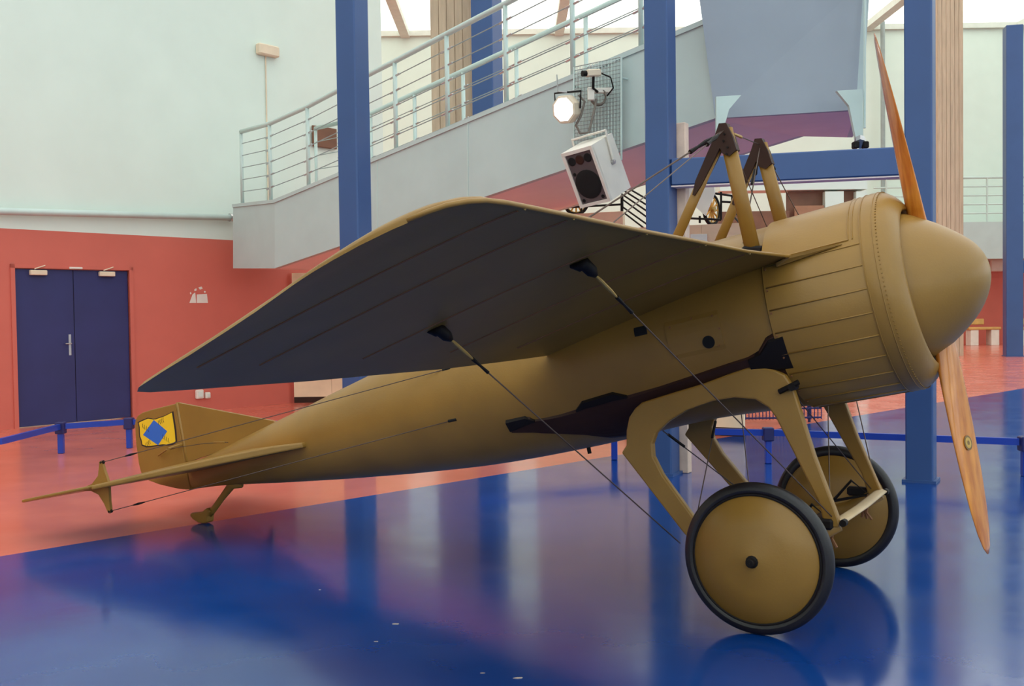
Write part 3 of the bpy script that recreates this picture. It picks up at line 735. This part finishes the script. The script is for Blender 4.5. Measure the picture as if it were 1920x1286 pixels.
def wing(sg):
    vv = []; m_ = len(XC)*2-2
    for t in ts:
        a_, b2 = lin(t, LT, LS), lin(t, TT, TS); ch = a_-b2
        k = min(1, ch/1.0)
        low = []; upp = []
        for x in XC:
            s = a_-ch*x; z = wz(s, t)+camb(x)*k; th_ = thick(x, ch)
            low.append(lc(s, t*sg, z)); upp.append(lc(s, t*sg, z+th_))
        vv += low+upp[-2:0:-1]
    ff = []
    for i in range(len(ts)-1):
        for j in range(m_): ff.append((i*m_+j, i*m_+(j+1) % m_, (i+1)*m_+(j+1) % m_, (i+1)*m_+j))
    ff.append(tuple(range(m_))); ff.append(tuple((len(ts)-1)*m_+j for j in range(m_)))
    o_ = fixn(mk('wing', vv, ff, M_olive, ac, 'a'))
    # rib tapes under the wing
    for t, s1 in ((2.72, -1.505), (2.43, -1.475), (1.90, -1.39), (1.38, -1.29), (.90, -1.21)):
        a_, b2 = lin(t, LT, LS), lin(t, TT, TS); ch = a_-b2; pts = []
        for k in range(24):
            s = a_-.03+(s1-a_+.03)*k/23; x = (a_-s)/ch; pts.append(lc(s, t*sg, wz(s, t)+camb(x)))
        B().tube(pts, .0045, 6, ell=(.9, 1.5, (0, 0, 1))).build('rib_tape', M_tape, o_)
        p = lc(a_-.006, t*sg, wz(a_, t)+.002); B().tube([p-Vector((0, 0, .006)), p+Vector((.004, 0, .006))], .0055, 6).build('rib_nail', M_brass, o_)
    # leading edge roll
    B().tube([lc(lin(t, LT, LS)-.004, t*sg, wz(lin(t, LT, LS), t)+.006) for t in ts[:-3]], .0085, 8).build('leading_edge', M_olive, o_, True)
    return o_
wn1 = wing(1); wn2 = wing(-1)
# root fairing along the cowl
for sg in (1, -1):
    up_ = [uv(.548, .232, .43*sg), uv(.62, .238, .447*sg), uv(.72, .236, .466*sg), uv(.79, .233, .484*sg), uv(.86, .215, .47*sg), uv(.86, .215, .36*sg), uv(.6, .24, .36*sg)]
    lo_ = [uv(.548, .229, .43*sg), uv(.62, .226, .444*sg), uv(.72, .222, .462*sg), uv(.79, .221, .480*sg), uv(.86, .197, .47*sg), uv(.86, .197, .36*sg), uv(.6, .22, .36*sg)]
    fixn(B().plate(up_, lo_).build('wing_root_fairing', M_olive, ac))

# dark saddle bands along the fuselage
bu_ = [(2.545, -.262), (2.5, -.261), (2.42, -.261), (2.395, -.268), (2.375, -.288), (2.3, -.29), (2.2, -.287), (2.11, -.279), (2.085, -.272), (2.05, -.243), (1.98, -.236), (1.86, -.228), (1.825, -.245), (1.79, -.259), (1.6, -.246), (1.4, -.224), (1.2, -.202), (1.1, -.192), (1.04, -.175), (.985, -.118), (.95, -.105), (.9, -.11)]
bl_ = [(2.565, -.335), (2.43, -.359), (2.28, -.393), (2.14, -.43), (2.05, -.47), (1.95, -.482), (1.85, -.46), (1.75, -.40), (1.633, -.37), (1.38, -.335), (1.14, -.30), (1.0, -.32), (.9, -.32)]
def band(sg, name, top, bot, m_, off, us_, nvv=7, par=None):
    tx = sorted(top); bx_ = sorted(bot); vv = []; ff = []
    for u in us_:
        v1, v0 = lin(u, [a_[0] for a_ in tx], [a_[1] for a_ in tx]), lin(u, [a_[0] for a_ in bx_], [a_[1] for a_ in bx_])
        for k in range(nvv):
            v = v0+(v1-v0)*k/(nvv-1); e_ = off*(.0 if k in (0, nvv-1) else 1)
            c, r = itp(u, FU, FC), itp(u, FU, FR)
            y = surf(u, v); nv_ = Vector((0, (v-c), y)); nv_.normalize()
            if k in (0, nvv-1): vv.append(uv(u, v, (y-.002)*sg))
            else: vv.append(uv(u, v+nv_.y*off, (y+nv_.z*off)*sg))
    for i in range(len(us_)-1):
        for k in range(nvv-1): ff.append((i*nvv+k, i*nvv+k+1, (i+1)*nvv+k+1, (i+1)*nvv+k))
    ff.append(tuple(range(nvv))); ff.append(tuple((len(us_)-1)*nvv+k for k in range(nvv)))
    return fixn(mk(name, vv, ff, m_, par or ac))
ub = sorted(set([p[0] for p in bu_]+[2.545-i*.04 for i in range(41)]))
for sg in (1, -1):
    band(sg, 'saddle_band', bu_, bl_, M_dark, .010, [u for u in ub if .9 <= u <= 2.545], 13)
    # black lugs on the band
    band(sg, 'band_lug', [(2.548, -.260), (2.42, -.259), (2.37, -.288)], [(2.56, -.335), (2.50, -.325), (2.37, -.300)], M_black, .016, [2.37, 2.40, 2.42, 2.46, 2.5, 2.55])
    band(sg, 'band_lug', [(2.10, -.276), (2.05, -.241), (1.86, -.226), (1.79, -.258)], [(2.10, -.290), (1.79, -.270)], M_black, .016, [1.79, 1.825, 1.86, 1.92, 1.98, 2.05, 2.08, 2.10])
    band(sg, 'band_lug', [(1.10, -.195), (1.03, -.170), (.975, -.112), (.90, -.10)], [(1.10, -.27), (1.0, -.30), (.90, -.31)], M_black, .018, [.9, .94, .975, 1.0, 1.03, 1.06, 1.1])
# access hatch; hole and slots are black patches painted as inner shade
def patch(sg, name, poly_u, poly_v, m_, off, nuu=8, nvv=8, par=fus):
    (ua, ub_), (va, vb) = poly_u, poly_v
    us_ = [ua+(ub_-ua)*i/nuu for i in range(nuu+1)]
    return band(sg, name, [(ua, vb), (ub_, vb)], [(ua, va), (ub_, va)], m_, off, us_, nvv, par)
for sg in (1, -1):
    hp = patch(sg, 'access_hatch', (1.19, 1.48), (-.14, .07), M_olive, .004)
    pts = [uv(1.267+.032*math.cos(k*.3142), -.083+.032*math.sin(k*.3142), (surf(1.267, -.083+.032*math.sin(k*.3142))+.0065)*sg) for k in range(20)]
    mk('hatch_hole_shade', [uv(1.267, -.083, (surf(1.267, -.083)+.0062)*sg)]+pts, [(0, i+1, (i+1) % 20+1) for i in range(20)], M_deep, hp)
    for (u_, v_) in ((1.22, .04), (1.45, .03), (1.22, -.11), (1.45, -.12), (1.33, .05), (1.195, -.03)):
        p = uv(u_, v_, (surf(u_, v_)+.004)*sg); B().tube([p, p+Vector((0, -.006*sg, 0))], .005, 6).build('screw', M_tape, hp)
    patch(sg, 'spar_slot_shade', (1.58, 1.65), (.02, .075), M_deep, .004, 3, 5)
    patch(sg, 'wire_slot_shade', (2.87, 2.93), (-.212, -.192), M_deep, .004, 3, 4)
    patch(sg, 'wire_slot_shade', (2.86, 2.92), (.088, .106), M_deep, .004, 3, 4)

# undercarriage frames
fo = [(-.504, .387), (-.848, .762), (-.822, .802), (-.823, .879), (-.81, .946), (-.778, .994), (-.74, 1.026), (-.643, 1.058), (-.413, 1.129), (-.303, 1.171), (-.181, 1.215), (-.101, 1.213), (-.051, 1.203), (0.0, 1.18), (.041, 1.123), (.15, .80), (.265, .515), (.27, .495), (.262, .475)]
fi = [(.20, .475), (.165, .595), (-.04, .973), (-.077, 1.02), (-.141, 1.057), (-.246, 1.064), (-.364, 1.042), (-.497, .993), (-.594, .933), (-.657, .871), (-.676, .818), (-.669, .753), (-.617, .664), (-.467, .488), (-.40, .41)]
AX = (-.045, .352)
def ft(z): return .405+.08*(1.25-z)
for sg in (1, -1):
    poly = fo+fi+[(-.40, .36), (-.46, .345)]
    h_ = .022
    outer_ = [lc(s, (ft(z)+h_)*sg, z) for s, z in poly]; inner_ = [lc(s, (ft(z)-h_)*sg, z) for s, z in poly]
    o = fixn(B().plate(outer_, inner_).build('undercarriage_frame', M_olive, ac))
    bv = o.modifiers.new('bevel', 'BEVEL'); bv.width = .009; bv.segments = 2; bv.limit_method = 'ANGLE'; bv.angle_limit = math.radians(50)
    # lower runner from the front foot past the axle to the rear foot
    B().tube([lc(.255, ft(.5)*sg, .495), lc(.10, ft(.4)*sg, .395), lc(-.045, ft(.35)*sg, .352), lc(-.25, ft(.35)*sg, .345), lc(-.46, ft(.37)*sg, .37)], .034, 8, ell=(1.2, .6, (0, 0, 1))).build('runner', M_olive, ac, True)
    # axle fittings and shock cord
    B().box(lc(.16, (ft(.5)+.02)*sg, .49), (.16, .05, .05), None, .01).build('cord_bracket', M_black, ac)
    for k in range(3): B().tube([lc(.20+.012*k, (ft(.46)-.05-.025*k)*sg, .49), lc(.18+.012*k, (ft(.4)-.05-.025*k)*sg, .40), lc(.17+.03*k, (ft(.38)-.05-.02*k)*sg, .36)], .008, 6).build('shock_cord', M_tape, ac)
    B().tube([lc(.02, (ft(.54)-.06)*sg, .44), lc(.12, (ft(.56)-.06)*sg, .56), lc(.21, (ft(.5)-.06)*sg, .49), lc(.02, (ft(.5)-.06)*sg, .44)], .008, 6).build('cord_ring', M_black, ac)
    # step bolt at frame top
    B().tube([lc(.045, (ft(1.1)-.01)*sg, 1.125), lc(.045, (ft(1.1)+.06)*sg, 1.125)], .018, 8).build('pivot_bolt', M_black, ac)
    B().tube([lc(-.02, (ft(1.1)+.04)*sg, 1.10), lc(.03, (ft(1.1)+.045)*sg, 1.125), lc(.075, (ft(1.1)+.04)*sg, 1.15)], .013, 6).build('pivot_lever', M_black, ac)
    # wheels
    cz = Vector((AX[0], -.73*sg, AX[1])); R_ = .352
    def wx(a_, r, th): return cz+Vector((r*math.cos(th), -a_*sg, r*math.sin(th)))
    wh = fixn(B().lathe([(.085, .012), (.083, .03), (.055, .15), (.03, .296), (.0, .305), (-.03, .296), (-.055, .15), (-.08, .03), (-.085, .012)], 72, wx).build('wheel_disc', M_olive, ac, True))
    tr = [( .030*math.cos(a_)*1.05, .318+.034*math.sin(a_)) for a_ in [2*math.pi*k/16 for k in range(17)]]
    fixn(B().lathe(tr, 72, wx).build('tyre', M_tyre, wh, True))
    fixn(B().lathe([(.034, .292), (.037, .297), (.034, .302)], 72, wx).build('rim_edge', M_black, wh, True))
    fixn(B().lathe([(.082, .03), (.09, .028), (.092, .02), (.115, .02), (.118, .016), (.118, .001)], 12, wx).build('hub_nut', M_black, wh))
    # mast struts (inverted V)
    apx = lc(-.335, .29*sg, 2.405); fb = lc(-.185, .325*sg, 1.785); rb = lc(-.69, .325*sg, 1.66)
    for nm_, base, r_ in (('front_mast', fb, .039), ('rear_mast', rb, .028)):
        B().tube([base, apx], r_, 12, ell=(1.0, .55, (1, 0, 0))).build(nm_, M_olive, ac, True)
    df, dr_ = (fb-apx).normalized(), (rb-apx).normalized()
    pf, pr = Vector((-df.z, 0, df.x)).normalized(), Vector((-dr_.z, 0, dr_.x)).normalized()     # forward of each leg
    if pf.x < 0: pf = -pf
    if pr.x < 0: pr = -pr
    sh_ = [apx+Vector((-.024, 0, .028)), apx+Vector((.014, 0, .028)), apx+df*.05+pf*.036, apx+df*.125+pf*.041, apx+df*.145+pf*.0, apx+df*.12-pf*.034, apx+df*.10-pf*.036, apx+dr_*.095+pr*.024, apx+dr_*.18+pr*.020, apx+dr_*.30+pr*.014, apx+dr_*.36+pr*.004, apx+dr_*.36-pr*.008, apx+dr_*.29-pr*.024, apx+dr_*.05-pr*.027]
    o = fixn(B().plate([p+Vector((0, -.028*sg, 0)) for p in sh_], [p+Vector((0, .028*sg, 0)) for p in sh_]).build('mast_sheath', M_dark, ac))
    for k in range(4): B().tube([apx+df*(.03+.035*k)+Vector((-.012*(k % 2), -.030*sg, 0)), apx+df*(.03+.035*k)+Vector((-.012*(k % 2), -.036*sg, 0))], .006, 6).build('cap_bolt', M_black, ac)
    B().box(fb+Vector((.0, 0, .0)), (.11, .05, .05), None, .01).build('mast_foot', M_black, ac)
    # wing fittings and wires
    for (s, t, zt, bot, tn) in ((-1.038, 1.835, 0, (-.49, .56, .345), .12), (-.353, 1.858, 0, (.235, .475, .52), .10)):
        z = wz(s, t)+.018
        fbase = lc(s, t*sg, z-.012); e2 = lc(*[bot[0], bot[1]*sg, bot[2]]); d_ = (e2-fbase).normalized()
        B().tube([fbase+Vector((-.055, 0, -.005)), fbase+Vector((-.02, 0, -.012)), fbase, fbase+d_*.045, fbase+d_*.075], [.012, .02, .03, .026, .010], 8).build('wing_fitting', M_black, ac, True)
        B().tube([fbase+d_*.07, fbase+d_*.10, fbase+d_*.17, fbase+d_*.21], [.004, .008, .008, .004], 8).build('turnbuckle', M_brass, ac)
        B().tube([fbase+d_*.21, fbase+d_*.26, fbase+d_*.31], [.009, .006, .008], 7).build('wire_splice', M_black, ac)
        B().tube([fbase+d_*.07, e2], .0034, 6).build('flying_wire', M_wire, ac)
        # landing wires above
        top = lc(s, t*sg, z+.05)
        B().tube([apx, top], .0045 if s < -1 else .003, 6).build('landing_wire', M_wire, ac)
        d2_ = (top-apx).normalized(); B().tube([apx+d2_*.10, apx+d2_*.16, apx+d2_*.22, apx+d2_*.28], [.004, .012, .008, .012], 7).build('turnbuckle', M_black, ac)
    # undercarriage cross wires
    B().tube([lc(-.64, (ft(.88)-.03)*sg, .88), lc(-.45, -ft(.4)*sg, .40)], .0032, 5).build('bracing_wire', M_wire, ac)
    B().tube([lc(-.63, (ft(.88)-.08)*sg, .855), lc(-.60, (ft(.88)-.22)*sg, .78)], .008, 6).build('turnbuckle', M_black, ac)
    B().tube([lc(.0, .38*sg, 1.12), lc(.22, -ft(.5)*sg, .50)], .003, 5).build('bracing_wire', M_wire, ac)
    # mast cross wires
    B().tube([apx, lc(-.25, -.28*sg, 1.83)], .0026, 5).build('bracing_wire', M_wire, ac)
    B().tube([apx+Vector((0, .58*sg*.18, -.15)), apx+Vector((0, .58*sg*.28, -.235))], .007, 6).build('turnbuckle', M_black, ac)
B().tube([lc(-.335, .29, 2.40), lc(-.335, -.29, 2.40)], .003, 5).build('bracing_wire', M_wire, ac)
B().tube([lc(-.335, .16, 2.40), lc(-.335, .04, 2.40)], [.007, .009], 6).build('turnbuckle', M_brass, ac)
# axle and spreader bar
B().tube([lc(AX[0], .79, AX[1]), lc(AX[0], -.79, AX[1])], .02, 10).build('axle', M_dark, ac, True)
B().tube([lc(.265, .47, .505), lc(.265, 0, .497), lc(.265, -.47, .505)], .027, 10, ell=(.35, 1.2, (0, 0, 1))).build('spreader_bar', mat('pale_spreader', rgb(206, 178, 140), .5), ac, True)
for sg in (1, -1): B().tube([lc(.285, .455*sg, .50), lc(.285, .495*sg, .50)], .017, 8).build('spreader_end', M_black, ac)
B().tube([uv(2.28, itp(2.28, FU, FC)-itp(2.28, FU, FR)+.01, 0), uv(2.28, itp(2.28, FU, FC)-itp(2.28, FU, FR)-.035, 0)], .012, 8).build('drain_plug', M_black, ac)
# tail skid
pts = [(-4.02, .33), (-4.10, .30), (-4.20, .20), (-4.29, .105), (-4.33, .075)]
B().tube([lc(s, 0, z) for s, z in pts], [.05, .034, .026, .026, .03], 10, ell=(1, .6, (1, 0, 0))).build('tail_skid', M_olive, ac, True)
sh = [(-4.29, .10), (-4.315, .06), (-4.32, .015), (-4.36, .003), (-4.42, .006), (-4.47, .025), (-4.50, .05), (-4.49, .07), (-4.44, .075), (-4.38, .085), (-4.33, .12)]
o = fixn(B().plate([lc(s, .035, z) for s, z in sh], [lc(s, -.035, z) for s, z in sh]).build('skid_shoe', M_olive, ac)); bv = o.modifiers.new('bevel', 'BEVEL'); bv.width = .012; bv.segments = 2
# fin and rudder
finp = [(5.525, .342), (5.45, .318), (4.63, .052), (4.60, .02), (4.70, -.03), (5.525, -.10)]
o = fixn(B().plate([uv(u, v, .012) for u, v in finp], [uv(u, v, -.012) for u, v in finp]).build('tail_fin', M_olive, ac))
B().tube([uv(5.535, .345, 0), uv(5.535, -.30, 0)], .017, 8).build('rudder_post', M_olive, ac, True)
rd = [(5.552, .340), (5.80, .342), (5.92, .338), (5.97, .325), (6.005, .30), (6.02, .27), (6.045, .126), (6.052, -.03), (6.045, -.10), (6.03, -.135), (5.98, -.17), (5.87, -.217), (5.70, -.27), (5.60, -.293), (5.552, -.300)]
rdo = fixn(B().plate([uv(u, v, .011) for u, v in rd], [uv(u, v, -.011) for u, v in rd]).build('rudder', M_olive, ac))
bv = rdo.modifiers.new('bevel', 'BEVEL'); bv.width = .006; bv.segments = 2
eo = [(5.585, .290), (5.64, .281), (5.69, .274), (5.74, .272), (5.78, .269), (5.81, .272), (5.836, .281), (5.87, .29), (5.91, .286), (5.945, .282), (5.985, .276), (5.982, .24), (5.99, .20), (5.995, .165), (5.985, .13), (5.985, .096), (5.94, .076), (5.888, .069), (5.82, .066), (5.75, .06), (5.70, .05), (5.65, .048), (5.60, .06), (5.588, .15)]
ec = (sum(p[0] for p in eo)/len(eo), sum(p[1] for p in eo)/len(eo))
for sg in (1, -1):
    def fl_at(pts, off): return [uv(u, v, off*sg) for u, v in pts]
    def flat(nm_, pts, m_, off, sc_=1.0):
        p_ = [(ec[0]+(u-ec[0])*sc_, ec[1]+(v-ec[1])*sc_) for u, v in pts]
        return fixn(B().plate(fl_at(p_, off), fl_at(p_, .010)).build(nm_, m_, rdo))
    flat('emblem_border', eo, M_ink, .0118, 1.0); flat('emblem_field', eo, M_yellow, .0126, .925)
    flat('emblem_diamond', [(5.805, .262), (5.684, .156), (5.805, .071), (5.948, .172)], M_emblue, .0134)
    for (u0, v0, du, dv) in ((5.70, .262, .02, -.004), (5.93, .255, .02, -.012), (5.93, .110, .018, .006), (5.68, .105, .02, .012)):
        for k in range(4):
            u_, v_ = u0+du*k*(1 if u0 < 5.8 else -1)*.9, v0+dv*k
            ln = [(u_, v_), (u_+.006, v_-.018), (u_+.002, v_-.036), (u_+.0055, v_-.036), (u_+.0095, v_-.018), (u_+.0035, v_)]
            flat('emblem_stroke', ln, M_ink, .0138)
# rudder horn
B().tube([uv(5.60, .02, .10), uv(5.56, .035, .02), uv(5.50, .02, -.10)], .012, 6).build('rudder_horn', M_olive, ac)
B().tube([uv(5.62, .02, .10), uv(5.80, -.005, .03)], .008, 6).build('rudder_horn', M_olive, ac)
B().tube([uv(5.58, .02, .09), uv(5.2, .0, .13), uv(4.95, -.03, .15)], .0028, 5).build('control_wire', M_wire, ac)
B().tube([uv(5.10, -.008, .135), uv(4.98, -.025, .148)], .006, 6).build('turnbuckle', M_olive, ac)
# tailplane and elevators
for sg in (1, -1):
    V0 = -.158
    sb = [(4.13, .20), (4.15, .30), (4.30, .40), (4.60, .555), (4.95, .70), (5.25, .80), (5.42, .86), (5.48, .885), (5.50, .88), (5.50, .02), (4.6, .05)]
    o = fixn(B().plate([uv(u, V0+.008+.055*(1-t/.9)*min(1, max(.1, (u-4.10)/.3)), t*sg) for u, t in sb], [uv(u, V0-.02, t*sg) for u, t in sb]).build('tailplane', M_olive, ac)); bv = o.modifiers.new('bevel', 'BEVEL'); bv.width = .011; bv.segments = 2
    el_ = [(5.515, .06), (5.515, .89), (5.62, .93), (5.80, .965), (6.0, .985), (6.10, .98), (6.13, .95), (6.10, .80), (6.05, .5), (5.98, .25), (5.85, .06)]
    o = fixn(B().plate([uv(u, V0+.011, t*sg) for u, t in el_], [uv(u, V0-.009, t*sg) for u, t in el_]).build('elevator', M_olive, ac)); bv = o.modifiers.new('bevel', 'BEVEL'); bv.width = .007; bv.segments = 2
    hn = [(5.74, -.150), (5.62, -.135), (5.545, -.09), (5.515, -.02), (5.510, .0), (5.485, .0), (5.475, -.06), (5.455, -.145), (5.455, -.165), (5.475, -.27), (5.48, -.345), (5.505, -.345), (5.53, -.28), (5.57, -.215), (5.64, -.18), (5.74, -.165)]
    o = fixn(B().plate([uv(u, v, .777*sg) for u, v in hn], [uv(u, v, .757*sg) for u, v in hn]).build('elevator_horn', M_olive, ac))
    for v_, su, sv in ((-.008, 2.89, .097), (-.338, 2.90, -.202)):
        a_ = uv(5.49, v_, .767*sg); c = uv(su, sv, (surf(su, sv)-.01)*sg); d_ = (c-a_).normalized()
        B().tube([a_, c], .0028, 5).build('control_wire', M_wire, ac)
        B().tube([a_-d_*.012, a_+d_*.012], .012, 8).build('horn_pin', M_black, ac)
        B().tube([a_+d_*.2, a_+d_*.24, a_+d_*.30], [.004, .008, .004], 6).build('turnbuckle', M_black, ac)
